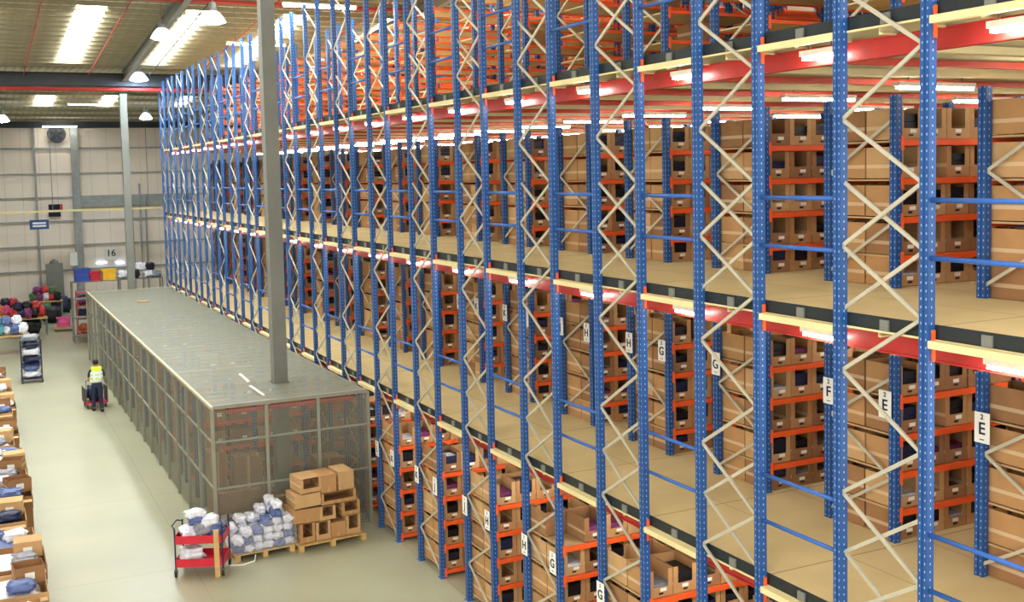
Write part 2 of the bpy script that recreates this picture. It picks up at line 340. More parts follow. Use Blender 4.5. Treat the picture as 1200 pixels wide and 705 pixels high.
# ------------------------------------------------------------------ mezzanine floors
for d, z in enumerate(DK):
    t = thing('mezzanine_deck', 'chipboard %s mezzanine floor running the length of the racks' % LV[d], 'mezzanine floor', (0, 0, z), 0, 'mezzanine floors')
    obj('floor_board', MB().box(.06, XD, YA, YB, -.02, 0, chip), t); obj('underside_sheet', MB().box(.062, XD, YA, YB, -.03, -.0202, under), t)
    obj('edge_channel', MB().box(.05, .062, YA, YB, -.12, .005, black).box(.05, .12, YA, YB, -.13, -.118, black), t)
    obj('edge_trim', MB().box(.035, .075, YA, YB, -.15, -.13, cream), t)
    cl = MB().box(.028, .05, -.055, .055, -.125, -.02, grey).mesh('cleat')
    eb = MB().box(-.055, .03, D+.06, P-.06, -.205, -.135, cream).mesh('edge_beam')
    cn = MB().box(-.005, .028, -.010, .010, -.33, -.04, orange).mesh('connector')
    for k in range(-1, NR):
        obj('cleat', cl, t, (0, yk(k)+D/2, 0))
        if k < NR-1:
            obj('cleat', cl, t, (0, yk(k)+D+(P-D)/2, 0)); b = obj('edge_beam', eb, t, (0, yk(k), 0))
            obj('connector', cn, b, (0, D+.068, 0)); obj('connector', cn, b, (0, P-.068, 0))
    x = .35
    obj('main_beam', MB().box(x-.06, x+.06, YA, YB, -.40, -.38, red).box(x-.06, x+.06, YA, YB, -.22, -.20, red).box(x-.045, x+.045, YA, YB, -.38, -.22, red), t)
    xb = [MB().box(.41, XD, -.03, .03, -.30, -.215, m_).mesh('cross_beam') for m_ in (redo, cream)]
    for k in range(-1, NR):
        for y in (0, D): obj('cross_beam', xb[1 if y else 0], t, (0, yk(k)+y, 0))
    jm = MB().box(.1, XD, -.02, .02, -.21, -.19, cream).box(.1, XD, .008, .02, -.19, -.05, cream).box(.1, XD, .008, .05, -.05, -.032, cream).mesh('joist')
    for j in range(81): obj('joist', jm, t, (0, YA+.2+.6*j, 0))
# ------------------------------------------------------------------ facade frames
def upright_mesh(L, w=.055, dpt=.045):
    poly = [(-dpt, -w), (dpt, -w), (dpt, w), (-dpt, w), (-dpt, .016), (-dpt+.014, .010), (-dpt+.014, -.010), (-dpt, -.016)]
    return MB().prism(poly, 0, L, blue).mesh('upright')
UM = upright_mesh(ZT); FP = MB().box(-.07, .07, -.08, .08, 0, .012, blue_r).mesh('foot_plate')
def brace_mesh(z0, y0, z1, y1, x):
    a = Vector((x, y0, z0)); b = Vector((x, y1, z1)); m = MB(); m.bar(a, b, .022, .038, galv, Vector((0, 1, .3))); return m.mesh('brace')
brs = []
ya_, yb_ = .045, D-.045
for n in range(-13, 8):
    z = 8.27+.63*n; z1 = z+.63; far = (n % 2 == 0)
    if z < .05 or z1 > ZT: continue
    brs.append(brace_mesh(z, yb_ if far else ya_, z1, ya_ if far else yb_, -.012))
    if any(z > d-.1 and z1 < d+1.45 for d in DK): brs.append(brace_mesh(z, ya_ if far else yb_, z1, yb_ if far else ya_, .018))
rowname = {}
LET = ['E', 'F', 'G', 'H', 'J', 'K', 'L', 'M', 'N', 'P', 'R', 'S', 'T', 'U', 'V', 'W', 'X', 'Y', 'Z']
for k in range(NR):
    t = thing('upright_frame', 'tall blue perforated rack frame with pale cross braces, %s along the facade from right' % nth(k), 'rack frame', (0, yk(k), 0), 0, 'facade frames')
    for y in (0, D):
        u = obj('upright', UM, t, (0, y, 0)); obj('foot_plate', FP, u)
    for b in brs: obj('brace', b, t)
rail = MB().tube([(0, .05, 0), (0, P-D-.05, 0)], .024, blue_r).mesh('rail', True)
for d, z in enumerate(DK):
    for k in range(-1, NR-1):
        t = thing('guard_rail', 'blue two-bar guard rail on the %s deck, %s gap from right' % (LV[d], nth(k+1)), 'guard rail', (0, yk(k)+D, z), 0, 'guard rails across the aisle ends')
        obj('rail', rail, t, (0, 0, .62)); obj('rail', rail, t, (0, 0, 1.15))
# ------------------------------------------------------------------ storage racks
HL = 2.42
UR = upright_mesh(2.3); URT = upright_mesh(2.95); URG = upright_mesh(2.78)
def inner_braces(H, lone=False):
    out = []; z = .15; s = 0
    while z+.62 < H:
        out.append((z, ya_ if s else yb_, z+.62, yb_ if s else ya_)); z += .62; s = 1-s
    return out
def rack_proto(x_first, H, um, tiers, nb, skip_first, bh=.075, shelf=shelf):
    """dict of part name -> list of (mesh, loc)"""
    pr = []
    fx = [x_first+BAY*i for i in range(nb+1)]
    for i, x in enumerate(fx):
        if i == 0 and skip_first: continue
        for y in (0, D): pr.append(('upright', um, (x, y, 0)))
        bl = inner_braces(H)
        if i == 0:
            for b in bl: pr.append(('brace', brace_mesh(b[0], b[1], b[2], b[3], -.012), (x, 0, 0)))
        else:
            mb = MB()
            for b in bl: mb.bar((x, b[1], b[0]), (x, b[3], b[2]), .022, .03, galv, Vector((0,1,.3)))
            pr.append(('brace', mb.mesh('brace'), (0, 0, 0)))
    L0, L1 = fx[0]+.045, fx[-1]-.045
    beam = MB()
    for i in range(nb):
        beam.box(fx[i]+.045, fx[i+1]-.045, -.035, .005, -bh, 0, orange)
        for xx in (fx[i]+.05, fx[i+1]-.05): beam.box(xx-.022, xx+.022, -.062, -.05, -.13, .05, orange).box(xx-.022, xx+.022, -.052, -.035, -.075, 0, orange)
    bmesh_ = beam.mesh('beam')
    sh = MB()
    for i in range(nb): sh.box(fx[i]+.05, fx[i+1]-.05, .006, D-.006, -.03, -.008, shelf)
    smesh = sh.mesh('shelf')
    for z in tiers:
        pr.append(('beam', bmesh_, (0, 0, z))); pr.append(('beam', bmesh_, (0, D, z), math.pi)); pr.append(('shelf', smesh, (0, 0, z)))
    return pr, (fx[0]+fx[-1])
def build_rack(proto, label, grp, loc):
    pr, sx = proto
    t = thing('storage_rack', label, 'rack', loc, 0, grp)
    for it in pr:
        nm, me, l = it[0], it[1], it[2]
        if len(it) == 4: o = obj(nm, me, t, (sx, l[1], l[2]), it[3])
        else: o = obj(nm, me, t, l)
    return t
T_DECK = [.385+.463*i for i in range(4)]
T_TOP = [.1]+[.56+.463*i for i in range(5)]
T_GR = [.14+.475*i for i in range(5)]
PD = rack_proto(XIN, 2.3, UR, T_DECK, NB, False)
PT = rack_proto(XIN, 2.95, URT, T_TOP, NB, False, .05, mat('lit_shelf_board', (.88, .79, .62), .8, var=.08))  # paler board colour stands in for light missing on the shelf undersides
PG = rack_proto(0.0, 2.78, URG, T_GR, NB, True)
for k in range(NR):
    for d in (0, 1): build_rack(PD, '%s rack row from right on the %s deck, orange beams, full of cardboard boxes' % (nth(k), LV[d]), 'rack rows on the %s deck' % LV[d], (0, yk(k), DK[d]))
    build_rack(PT, '%s rack row from right on the top deck, nearly empty brown shelves, orange beams' % nth(k), 'rack rows on the top deck', (0, yk(k), DK[2]))
    build_rack(PG, '%s ground-level rack row from right, orange beams, cardboard boxes' % nth(k), 'ground rack rows', (0, yk(k), 0))
# ------------------------------------------------------------------ picking boxes
def box_mb(c, w=.385, dp=.53, h=.375, lip=.14, post=.075, flap=0):
    m = MB(); t = .006; x = w/2
    m.box(-x, x, 0, dp, 0, t, c).box(-x, -x+t, 0, dp, t, h, c).box(x-t, x, 0, dp, t, h, c).box(-x+t, x-t, dp-t, dp, t, h, c)
    m.box(-x+t, x-t, 0, t, t, lip, c).box(-x+t, -x+post, 0, t, lip, h, c).box(x-post, x-t, 0, t, lip, h, c)
    return m
def label_mb(dx=0): return MB().box(-.05+dx, .05+dx, -.003, 0, .075, .12, white)
def goods_mb(c, hh):
    m = MB()
    for i in range(3):
        z = .01+i*hh/3; j = random.uniform(-.01, .01)
        m.box(-.17+j, .17+j, .03+abs(j), .48, z, z+hh/3-.006, c)
    return m
BODIES = [box_mb(card).mesh('carton'), box_mb(card2, lip=.13).mesh('carton'), box_mb(card3, lip=.16, post=.08).mesh('carton'), box_mb(card).mesh('carton')]
BODY_MB = [box_mb(card), box_mb(card2, lip=.13), box_mb(card3, lip=.16, post=.08), box_mb(card)]
LAB = [label_mb(0).mesh('paper_label'), label_mb(.04).mesh('paper_label')]
GOODM = [goods_mb(dark, .28), goods_mb(MT['bag_black'], .26), goods_mb(MT['bag_navy'], .24), goods_mb(MT['bag_purple'], .2), goods_mb(dark, .32), goods_mb(MT['bag_grey'], .16), goods_mb(MT['bag_black'], .3), goods_mb(MT['bag_navy'], .3), goods_mb(MT['bag_white'], .15)]  # mostly dark, tall fills also stand in for shade inside the box openings
GOODS = [g_.mesh('folded_goods') for g_ in GOODM]
SLOT = MB().box(-.035, .035, -.0035, 0, .035, .06, blackp).mesh('hand_slot')
VIS = set(tuple(int(q) for q in w.split('.')) for w in '''0.0.0.0.1 0.0.1.0.1 0.0.2.0.1 0.0.3.0.1 0.0.4.0.1 0.1.0.0.1 0.1.1.0.1 0.1.2.0.1 0.1.3.0.1 0.1.4.0.1 1.0.0.0.0 1.0.0.0.1 1.0.0.1.0 1.0.0.2.0 1.0.0.3.0 1.0.1.0.0 1.0.1.0.1 1.0.1.1.0 1.0.1.2.0 1.0.1.3.0 1.0.2.0.0 1.0.2.0.1 1.0.2.1.0 1.0.2.2.0 1.0.2.3.0 1.0.3.0.0 1.0.3.0.1 1.0.3.2.0 1.0.3.3.0 1.0.4.0.0 1.0.4.0.1 1.0.4.1.0 1.0.4.2.0 1.0.4.3.0 1.1.0.0.0 1.1.0.0.1 1.1.0.1.0 1.1.0.2.0 1.1.0.3.0 1.1.1.0.0 1.1.1.0.1 1.1.1.1.0 1.1.1.2.0 1.1.1.3.0 1.1.2.0.0 1.1.2.0.1 1.1.2.1.0 1.1.2.2.0 1.1.2.3.0 1.1.3.0.0 1.1.3.0.1 1.1.3.2.0 1.1.3.3.0 1.1.4.0.0 1.1.4.0.1 1.1.4.1.0 1.1.4.2.0 1.1.4.3.0 2.-1.3.0.0 2.-1.3.0.1 2.-1.3.2.0 2.-1.3.3.0 2.-1.3.4.0 2.-1.4.0.0 2.-1.4.0.1 2.-1.4.1.0 2.-1.4.1.1 2.-1.4.2.0 2.0.0.0.0 2.0.0.0.1 2.0.0.1.0 2.0.0.2.0 2.0.1.0.0 2.0.1.0.1 2.0.1.1.0 2.0.1.2.0 2.0.2.0.0 2.0.2.0.1 2.0.2.1.0 2.0.2.2.0 2.0.3.0.0 2.0.3.0.1 2.0.3.1.0 2.0.3.2.0 2.0.4.0.0 2.0.4.0.1 2.0.4.1.0 2.0.4.2.0 2.1.0.0.0 2.1.0.0.1 2.1.0.1.0 2.1.0.2.0 2.1.1.0.0 2.1.1.0.1 2.1.1.1.0 2.1.1.2.0 2.1.2.0.0 2.1.2.0.1 2.1.2.1.0 2.1.2.2.0 2.1.3.0.0 2.1.3.0.1 2.1.3.1.0 2.1.3.2.0 2.1.4.0.0 2.1.4.0.1 2.1.4.1.0 2.1.4.2.0 3.-1.2.0.0 3.-1.2.0.1 3.-1.2.1.0 3.-1.3.0.0 3.-1.3.0.1 3.-1.3.1.0 3.-1.3.2.0 3.-1.4.0.1 3.-1.4.1.0 3.-1.4.1.1 3.-1.4.2.0 3.0.0.0.0 3.0.0.0.1 3.0.1.0.0 3.0.1.0.1 3.0.1.1.0 3.0.2.0.0 3.0.2.0.1 3.0.2.1.0 3.0.3.0.0 3.0.3.0.1 3.0.3.1.0 3.0.4.0.0 3.0.4.0.1 3.0.4.2.0 3.1.0.0.0 3.1.0.0.1 3.1.0.1.0 3.1.1.0.0 3.1.1.0.1 3.1.1.1.0 3.1.2.0.0 3.1.2.0.1 3.1.2.1.0 3.1.3.0.0 3.1.3.0.1 3.1.3.1.0 3.1.4.0.0 3.1.4.0.1 3.1.4.1.0 4.-1.0.0.0 4.-1.0.0.1 4.-1.1.0.0 4.-1.1.0.1 4.-1.1.1.0 4.-1.2.0.0 4.-1.2.0.1 4.-1.2.1.0 4.-1.3.0.0 4.-1.3.0.1 4.-1.3.1.0 4.-1.4.0.0 4.-1.4.0.1 4.-1.4.1.0 4.-1.4.1.1 4.-1.4.2.0 4.0.0.0.0 4.0.0.0.1 4.0.0.1.0 4.0.1.0.0 4.0.1.0.1 4.0.1.1.0 4.0.2.0.0 4.0.2.0.1 4.0.2.1.0 4.0.3.0.0 4.0.3.0.1 4.0.3.1.0 4.0.4.0.0 4.0.4.0.1 4.0.4.1.0 4.1.0.0.0 4.1.0.0.1 4.1.0.1.0 4.1.1.0.0 4.1.1.0.1 4.1.1.1.0 4.1.2.0.0 4.1.2.0.1 4.1.2.1.0 4.1.3.0.0 4.1.3.0.1 4.1.3.1.0 4.1.4.0.0 4.1.4.0.1 4.1.4.1.0 5.-1.0.0.0 5.-1.0.0.1 5.-1.1.0.0 5.-1.1.0.1 5.-1.2.0.0 5.-1.2.0.1 5.-1.3.0.0 5.-1.3.0.1 5.-1.4.0.0 5.-1.4.0.1 5.-1.4.1.0 5.-1.4.2.0 5.0.0.0.0 5.0.0.0.1 5.0.1.0.0 5.0.1.0.1 5.0.2.0.0 5.0.2.0.1 5.0.3.0.0 5.0.3.0.1 5.0.4.0.0 5.0.4.0.1 5.1.0.0.0 5.1.0.0.1 5.1.1.0.0 5.1.1.0.1 5.1.2.0.0 5.1.2.0.1 5.1.3.0.0 5.1.3.0.1 5.1.4.0.0 5.1.4.0.1 6.-1.0.0.0 6.-1.0.0.1 6.-1.1.0.0 6.-1.1.0.1 6.-1.2.0.0 6.-1.2.0.1 6.-1.3.0.0 6.-1.3.0.1 6.-1.4.0.0 6.-1.4.0.1 6.-1.4.1.0 6.-1.4.2.0 6.0.0.0.0 6.0.1.0.0 6.0.2.0.0 6.0.2.0.1 6.0.3.0.0 6.0.3.0.1 6.0.4.0.0 6.0.4.0.1 6.1.0.0.0 6.1.0.0.1 6.1.1.0.0 6.1.2.0.0 6.1.2.0.1 6.1.3.0.0 6.1.3.0.1 6.1.4.0.0 6.1.4.0.1 7.-1.0.0.0 7.-1.1.0.0 7.-1.2.0.0 7.-1.2.0.1 7.-1.3.0.0 7.-1.4.0.0 7.-1.4.0.1 7.-1.4.1.0 7.-1.4.2.0 7.0.0.0.0 7.0.1.0.0 7.0.2.0.0 7.0.3.0.0 7.0.4.0.0 7.0.4.0.1 7.1.0.0.0 7.1.1.0.0 7.1.2.0.0 7.1.3.0.0 7.1.4.0.0 7.1.4.0.1 8.-1.1.0.0 8.-1.2.0.0 8.-1.3.0.0 8.0.1.0.0 8.0.2.0.0 8.0.3.0.0 8.0.4.0.0 8.1.0.0.0 8.1.1.0.0 8.1.2.0.0 8.1.3.0.0 8.1.4.0.0 9.-1.1.0.0 9.-1.2.0.0 9.0.0.0.0 9.0.1.0.0 9.0.2.0.0 9.0.3.0.0 9.0.4.0.0 9.1.0.0.0 9.1.1.0.0 9.1.2.0.0 9.1.3.0.0 9.1.4.0.0'''.split())  #@VIS
def box_sites():
    R = random.Random(5); out = []
    for k in range(NR):
        for d in (-1, 0, 1):
            z0 = 0 if d < 0 else DK[d]
            tz = T_GR if d < 0 else [.003]+T_DECK
            xf = .0 if d < 0 else XIN
            for ti, tz_ in enumerate(tz):
                for c in range(NB*5):
                    x = xf+BAY*(c//5)+.06+.198+.396*(c % 5)
                    for s in (0, 1):
                        if s == 1 and c > 2: continue
                        out.append((k, d, ti, c, s, x, z0+tz_+.004, R.randrange(1000), R.uniform(-.01, .01)))
    return out
TN = ['bottom tier', 'second tier up', 'third tier up', 'fourth tier up', 'top tier']
sites = box_sites()
stuff = MB()
def gap_(k, d, ti, c, s, rnd): return (rnd % 23 == 0 and c > 0) or (d < 0 and ti == 4 and c == 0 and s == 0 and k == 3)
for st in sites:
    k, d, ti, c, s, x, z, rnd, jj = st
    if gap_(k, d, ti, c, s, rnd): continue
    #@REC
    y = yk(k)+.012+jj*.6+.006 if s == 0 else yk(k)+D-.012-.006+jj*.6
    bi = (rnd//7) % 4; gi = (rnd//3) % len(GOODS)
    key = (k, d, ti, c, s)
    if VIS is None or key in VIS:
        fl = 'ground floor' if d < 0 else LV[d]+' deck'
        t = thing('picking_box', 'cardboard box, %s, %s from walkway, %s of %s row from right, %s' % (TN[ti], nth(c), 'back' if s else 'front', nth(k), fl), 'box', (x, y, z), math.pi if s else 0, 'cardboard picking boxes')
        t['bk'] = '%d,%d,%d,%d,%d' % key
        if 'bk' in t: pass
        obj('carton', BODIES[bi], t)
        if s == 0:
            obj('paper_label', LAB[rnd % 2], t); obj('hand_slot', SLOT, t)
            if rnd % 4 != 0: obj('folded_goods', GOODS[gi], t)
        if VIS is not None: del t['bk']
    else:
        T = Matrix.Translation((x, y, z)) @ Matrix.Rotation(math.pi if s else 0, 4, 'Z')
        stuff.merge(BODY_MB[bi], T)
        if s == 0 and rnd % 4 != 0: stuff.merge(GOODM[gi], T)
if stuff.v: tag(obj('picking_boxes', stuff), 'remaining cardboard picking boxes filling the deeper and farther rack shelves', 'boxes', None, 'stuff')
# few cartons left on the top deck racks
tb = MB().box(-.2, .2, 0, .5, 0, .3, card3).mesh('carton')
for i, (k, c, ti) in enumerate(((1, 0, 1), (2, 2, 2), (3, 1, 1), (4, 3, 3), (5, 0, 2), (6, 2, 1))):
    tag(obj('carton', tb, None, (XIN+.3+.5*c, yk(k)+.03, DK[2]+T_TOP[ti]+.002)), 'closed brown carton on the top deck in %s rack row from right' % nth(k), 'box', 'cartons on the top deck')
# ------------------------------------------------------------------ aisle signs
def sign(x, y, z, let, num, lb, w=.20, h=.34):
    t = thing('aisle_sign', lb, 'sign', (x, y, z), -math.pi/2, 'aisle letter signs')
    obj('plate', MB().box(-w/2, w/2, -.006, 0, 0, h, white), t)
    text(let, .19, ink, t, (0, -.008, h*.46)); text(num, .08, ink, t, (0, -.008, h*.85), name='number')
    obj('arrow', MB().box(-.03, .03, -.008, -.006, h*.10, h*.13, ink), t)
for k in range(7):
    sign(XIN-.07, yk(k)+D-.06, DK[0]+1.52, LET[k], '2', 'white aisle sign reading %s on the far upright of %s rack row, lower deck' % (LET[k], nth(k)))
    if k < 6: sign(XIN-.07, yk(k+1)+.09, DK[0]+1.52, LET[k], '2', 'white aisle sign reading %s on the near upright of %s rack row, lower deck' % (LET[k], nth(k+1)))
for k in range(1, 7):
    sign(-.07, yk(k)+D-.06, 1.62, LET[k], '1', 'white aisle sign reading %s on the far upright of %s ground rack' % (LET[k], nth(k)))
    sign(-.07, yk(k)+.10, 1.62, LET[k-1], '1', 'white aisle sign reading %s on the near upright of %s ground rack' % (LET[k-1], nth(k)))
# ------------------------------------------------------------------ lights under the decks
for d, z in enumerate(DK):
    for k in range(-1, NR-1):
        y = yk(k)+D+(P-D)/2
        for j, x in enumerate((.95, 4.6, 8.4, 12.2)):
            if d == 0 and j > 1: continue
            batten((x, y, z-.37) if (j or d == 0) else (.2, y-.12, z-.30), (0.5 if d else .7) if j == 0 else 1.5, 'fluorescent strip under the %s deck, %s aisle from right, %s from the walkway' % (LV[d], nth(k+1), nth(j)), 'strip lights below the decks', 0 if (j or d == 0) else math.pi/2, .34 if (j or d == 0) else .27)
for y, xs_, w_ in ((37.3, (1.05, 5.6, 9.6), 'farther'), (28.6, (.7, 6.9, 11.0), 'nearer'), (20.2, (4.0, 9.0), 'nearest')):
    for j, x in enumerate(xs_): batten((x, y, 12.3), 2.0, 'strip light hung above the top deck racks, %s row, %s from the facade' % (w_, nth(j)), 'strip lights above the top deck')
# ------------------------------------------------------------------ mesh cage
CX, CYF, CYB, CH = -3.54, 23.2, 51.0, 3.0
t = thing('mesh_cage', 'long grey steel mesh cage with mesh roof beside the blue racks', 'cage', (CX, CYF, 0))
W_ = -CX-.12; Lc = CYB-CYF
def post(x, y, w=.035): obj('post', MB().box(x-w, x+w, y-w, y+w, 0, CH, cagem), t)
nf = 3
for i in range(nf+1): post(W_*i/nf, 0)
for i in range(nf):
    a, b = W_*i/nf+.04, W_*(i+1)/nf-.04
    obj('mesh_panel', MB().add([(a,0,.03),(b,0,.03),(b,0,CH-.05),(a,0,CH-.05)], [(0,1,2,3)], meshm), t)
ns = 18
for i in range(1, ns+1): post(0, Lc*i/ns)
for i in range(ns):
    a, b = Lc*i/ns+.04, Lc*(i+1)/ns-.04
    obj('mesh_panel', MB().add([(0,a,.03),(0,b,.03),(0,b,CH-.05),(0,a,CH-.05)], [(0,1,2,3)], meshm), t)
    obj('mesh_panel', MB().add([(W_,a,.03),(W_,b,.03),(W_,b,CH-.05),(W_,a,CH-.05)], [(0,1,2,3)], meshm), t)
    a = Lc*i/ns; b = Lc*(i+1)/ns
    hy = 25.35-CYF; rp = MB(); zt = CH+.02
    if a < hy < b or abs(a-hy) < .2 or abs(b-hy) < .2:
        hx = -1.55-CX
        for (x0, x1, y0_, y1_) in ((0, hx-.2, a, b), (hx+.2, W_, a, b), (hx-.2, hx+.2, a, max(a, hy-.2)), (hx-.2, hx+.2, min(b, hy+.2), b)):
            if y1_-y0_ > .01: rp.add([(x0,y0_,zt),(x1,y0_,zt),(x1,y1_,zt),(x0,y1_,zt)], [(0,1,2,3)], meshroof)
    else: rp.add([(0,a,zt),(W_,a,zt),(W_,b,zt),(0,b,zt)], [(0,1,2,3)], meshroof)
    obj('roof_mesh', rp, t)
obj('top_rail', MB().box(-.03, .03, -.04, Lc, CH-.02, CH+.04, MT['cage_edge']), t)
obj('top_rail', MB().box(.04, W_, -.04, .04, CH-.02, CH+.06, cagem), t)
obj('top_rail', MB().box(W_-.04, W_, .04, Lc, CH-.02, CH+.01, cagem), t)
for z in (1.0, 2.0):
    obj('mid_rail', MB().box(0, W_, -.02, .02, z*1.0+.25, z+.29, cagem), t); obj('mid_rail', MB().box(-.02, .02, 0, Lc, z+.25, z+.29, cagem), t)
for i in range(1, 47):
    y = Lc*i/47
    if abs(y-(25.35-CYF)) < .22: continue
    obj('roof_bar', MB().box(.04, W_-.04, y-.02, y+.02, CH-.04, CH+.012, cagem), t)
obj('red_strip', MB().box(.3, W_-.3, .03, .05, CH-.16, CH-.06, red), t)
for (x, y), (x2, y2), lb in (((281, 438), (291, 447), 'small white bar lying on the cage roof, farther one'), ((293, 452), (309, 463), 'small white bar lying on the cage roof, nearer one')):
    a = atZ(x, y, CH+.05); b = atZ(x2, y2, CH+.05); tag(obj('white_bar', MB().bar(a, b, .06, .03, lampbody)), lb, 'bar')
a = atZ(168, 353, CH+.05); tag(obj('paper_scrap', MB().bar(a-Vector((.2,0,0)), a+Vector((.2,.05,0)), .25, .03, card2)), 'pale scrap lying on the far cage roof', 'scrap')
# racks and cartons inside the cage
cu = upright_mesh(2.5)
CAGE_ROWS = [26.4+2.4*i for i in range(10)]
cb = [MB().box(-.24, .24, 0, .5, 0, .40, c).box(-.26, -.24, 0, .5, .33, .41, c).box(.05, .16, -.003, 0, .12, .2, white).mesh('carton') for c in (card, card3, card2)]
for i, y in enumerate(CAGE_ROWS):
    r_ = thing('storage_rack', 'blue rack with orange beams inside the mesh cage, %s from its near end' % nth(i), 'rack', (-3.2, y, 0), 0, 'racks inside the cage')
    xs_ = (0, 2.3) if i else (2.3,)
    xs_ = (0, 1.25, 2.5)
    for x in xs_:
        for yy in (0, .9): obj('upright', cu, r_, (x, yy, 0))
    for z in (.12, .75, 1.38, 2.0):
        obj('beam', MB().box(.05, 2.45, -.03, .01, z-.07, z, orange), r_); obj('beam', MB().box(.05, 2.45, .89, .93, z-.07, z, orange), r_)
        obj('shelf', MB().box(.05, 2.45, .012, .888, z-.03, z-.006, shelf), r_)
        for c in range(4):
            if random.random() < .12: continue
            x = (.33, .92, 1.58, 2.17)[c]
            tag(obj('carton', cb[(i+c) % 3], None, (-3.2+x, y+.03, z+.003)), 'brown carton in the cage, rack %s from near end, %s shelf up, %s from left' % (nth(i), nth(int(z/.6)), nth(c)), 'box', 'cartons inside the cage')
for (x, z, w, h, lb, c) in ((-2.95, 0, .95, 1.05, 'large flat brown carton leaning inside the cage front, left one', card3), (-1.95, 0, .55, .8, 'smaller flat brown carton inside the cage front, right of the large one', card)):
    t2 = thing('large_carton', lb, 'box', (x, 23.5, z)); obj('body', MB().box(-w/2, w/2, 0, .3, 0, h, c), t2); obj('flap', MB().box(-w/2, w/2, -.012, 0, h-.3, h+.02, c), t2)
for (x, y, w, h, lb) in ((-3.2, 24.6, .35, 1.7, 'tall brown carton stack piece standing in the cage corner'), (-2.5, 24.7, .6, 1.5, 'tall upright brown carton behind the large flat one'), (-.7, 24.4, .6, 1.3, 'brown carton standing right of the grey column in the cage')):
    t2 = thing('large_carton', lb, 'box', (x, y, 0)); obj('body', MB().box(-w/2, w/2, 0, .5, 0, h, card3), t2); obj('tape', MB().box(-.03, .03, -.004, 0, 0, h, card2), t2)
# ------------------------------------------------------------------ bags, crates, carts
def blob(rx, ry, rz, seed, m, amp=.34, n=14):
    mb = MB(); vs = []; fs = []; N = n
    for i in range(N+1):
        th = math.pi*i/N
        for j in range(2*N):
            ph = math.pi*j/N
            v = Vector((math.sin(th)*math.cos(ph), math.sin(th)*math.sin(ph), math.cos(th)))
            v2 = Vector((abs(v.x)**.55*(1 if v.x > 0 else -1), abs(v.y)**.55*(1 if v.y > 0 else -1), abs(v.z)**.7*(1 if v.z > 0 else -1)))
            k = 1+amp*noise.noise(v*2.3+Vector((seed, seed*.7, 0)))+amp*.6*noise.noise(v*5+Vector((0, seed, 3)))
            vs.append((v2.x*rx*k, v2.y*ry*k, rz+v2.z*rz*k))
    M2 = 2*N
    fs = [(i*M2+j, (i+1)*M2+j, (i+1)*M2+(j+1) % M2, i*M2+(j+1) % M2) for i in range(N) for j in range(M2)]
    zmin = min(v[2] for v in vs); vs = [(x, y, z-zmin) for x, y, z in vs]
    mb.add(vs, fs, m); return mb
def bag(loc, r, m, lb, cat='bag', name='filled_bag', grp=None, rz=0):
    o = obj(name, blob(r[0], r[1], r[2], random.random()*50, MT[m]).mesh(name, True), None, loc, rz); tag(o, lb, cat, grp); return o
def caster(parent, x, y, r=.06, z0=0):
    c = obj('caster', MB().box(x-.035, x-.022, y-.02, y+.02, z0+r, z0+2*r+.03, grey).box(x+.022, x+.035, y-.02, y+.02, z0+r, z0+2*r+.03, grey).box(x-.035, x+.035, y-.02, y+.02, z0+2*r+.01, z0+2*r+.03, grey), parent)
    obj('wheel', MB().tube([(x-.018, y, z0+r), (x+.018, y, z0+r)], r, blackp, 14), c)
# red two tier trolley
ct = thing('picking_trolley', 'red two-tier picking trolley loaded with white bags near the cage corner', 'trolley', (-4.05, 22.0, 0), math.radians(-24))
tw, td = .46, .30
for sx in (-1, 1):
    for sy in (-1, 1):
        obj('post', MB().tube([(sx*tw, sy*td, .14), (sx*tw, sy*td, .98 if sx < 0 else 1.05)], .017, MT['bag_navy']), ct); caster(ct, sx*tw, sy*td)
    obj('handle', MB().tube([(sx*tw, -td, .95), (sx*(tw+.08), -td*.6, 1.0), (sx*(tw+.08), td*.6, 1.0), (sx*tw, td, .95)], .014, MT['bag_navy']), ct)
for z, nm in ((.2, 'lower_tray'), (.66, 'upper_tray')):
    obj(nm, MB().box(-tw, tw, -td, td, z, z+.02, crate_red).box(-tw, tw, -td-.012, -td, z, z+.16, crate_red).box(-tw, tw, td, td+.012, z, z+.16, crate_red).box(-tw-.012, -tw, -td, td, z, z+.16, crate_red).box(tw, tw+.012, -td, td, z, z+.16, crate_red), ct)
RT_ = Matrix.Translation((-4.05, 22.0, 0)) @ Matrix.Rotation(math.radians(-24), 4, 'Z')
def onct(x, y, z): return tuple(RT_ @ Vector((x, y, z)))
for (x, y, z, r, m, lb) in ((-.2, -.05, .222, (.22, .22, .14), 'bag_white', 'big white bag bulging from the lower tray of the red trolley'),
    (-.2, 0, .682, (.22, .24, .12), 'bag_white', 'white bag at the left end of the upper red tray'), (.02, -.02, .75, (.18, .2, .13), 'bag_grey', 'grey and blue bag in the middle of the upper red tray'),
    (.26, .05, .682, (.17, .2, .13), 'bag_blue', 'bluish bag at the right end of the upper red tray'), (-.1, .05, .92, (.16, .18, .1), 'bag_blue', 'blue striped bag on top of the bags on the red trolley'),
    (.16, 0, .93, (.17, .16, .1), 'bag_white', 'white bag lying upper right in the heap on the red trolley'), (-.12, .0, 1.1, (.2, .16, .07), 'bag_white', 'flat white bag topping the heap on the red trolley')):
    bag(onct(x, y, z), r, m, lb, grp='bags on the red trolley')
pk = thing('wooden_plank', 'pale wooden plank standing upright against the red trolley', 'plank', onct(.36, -.36, .0)); obj('board', MB().box(-.05, .05, -.012, .012, .17, .95, wood), pk); obj('foot', MB().box(-.05, .05, -.02, .0, 0, .17, wood), pk)
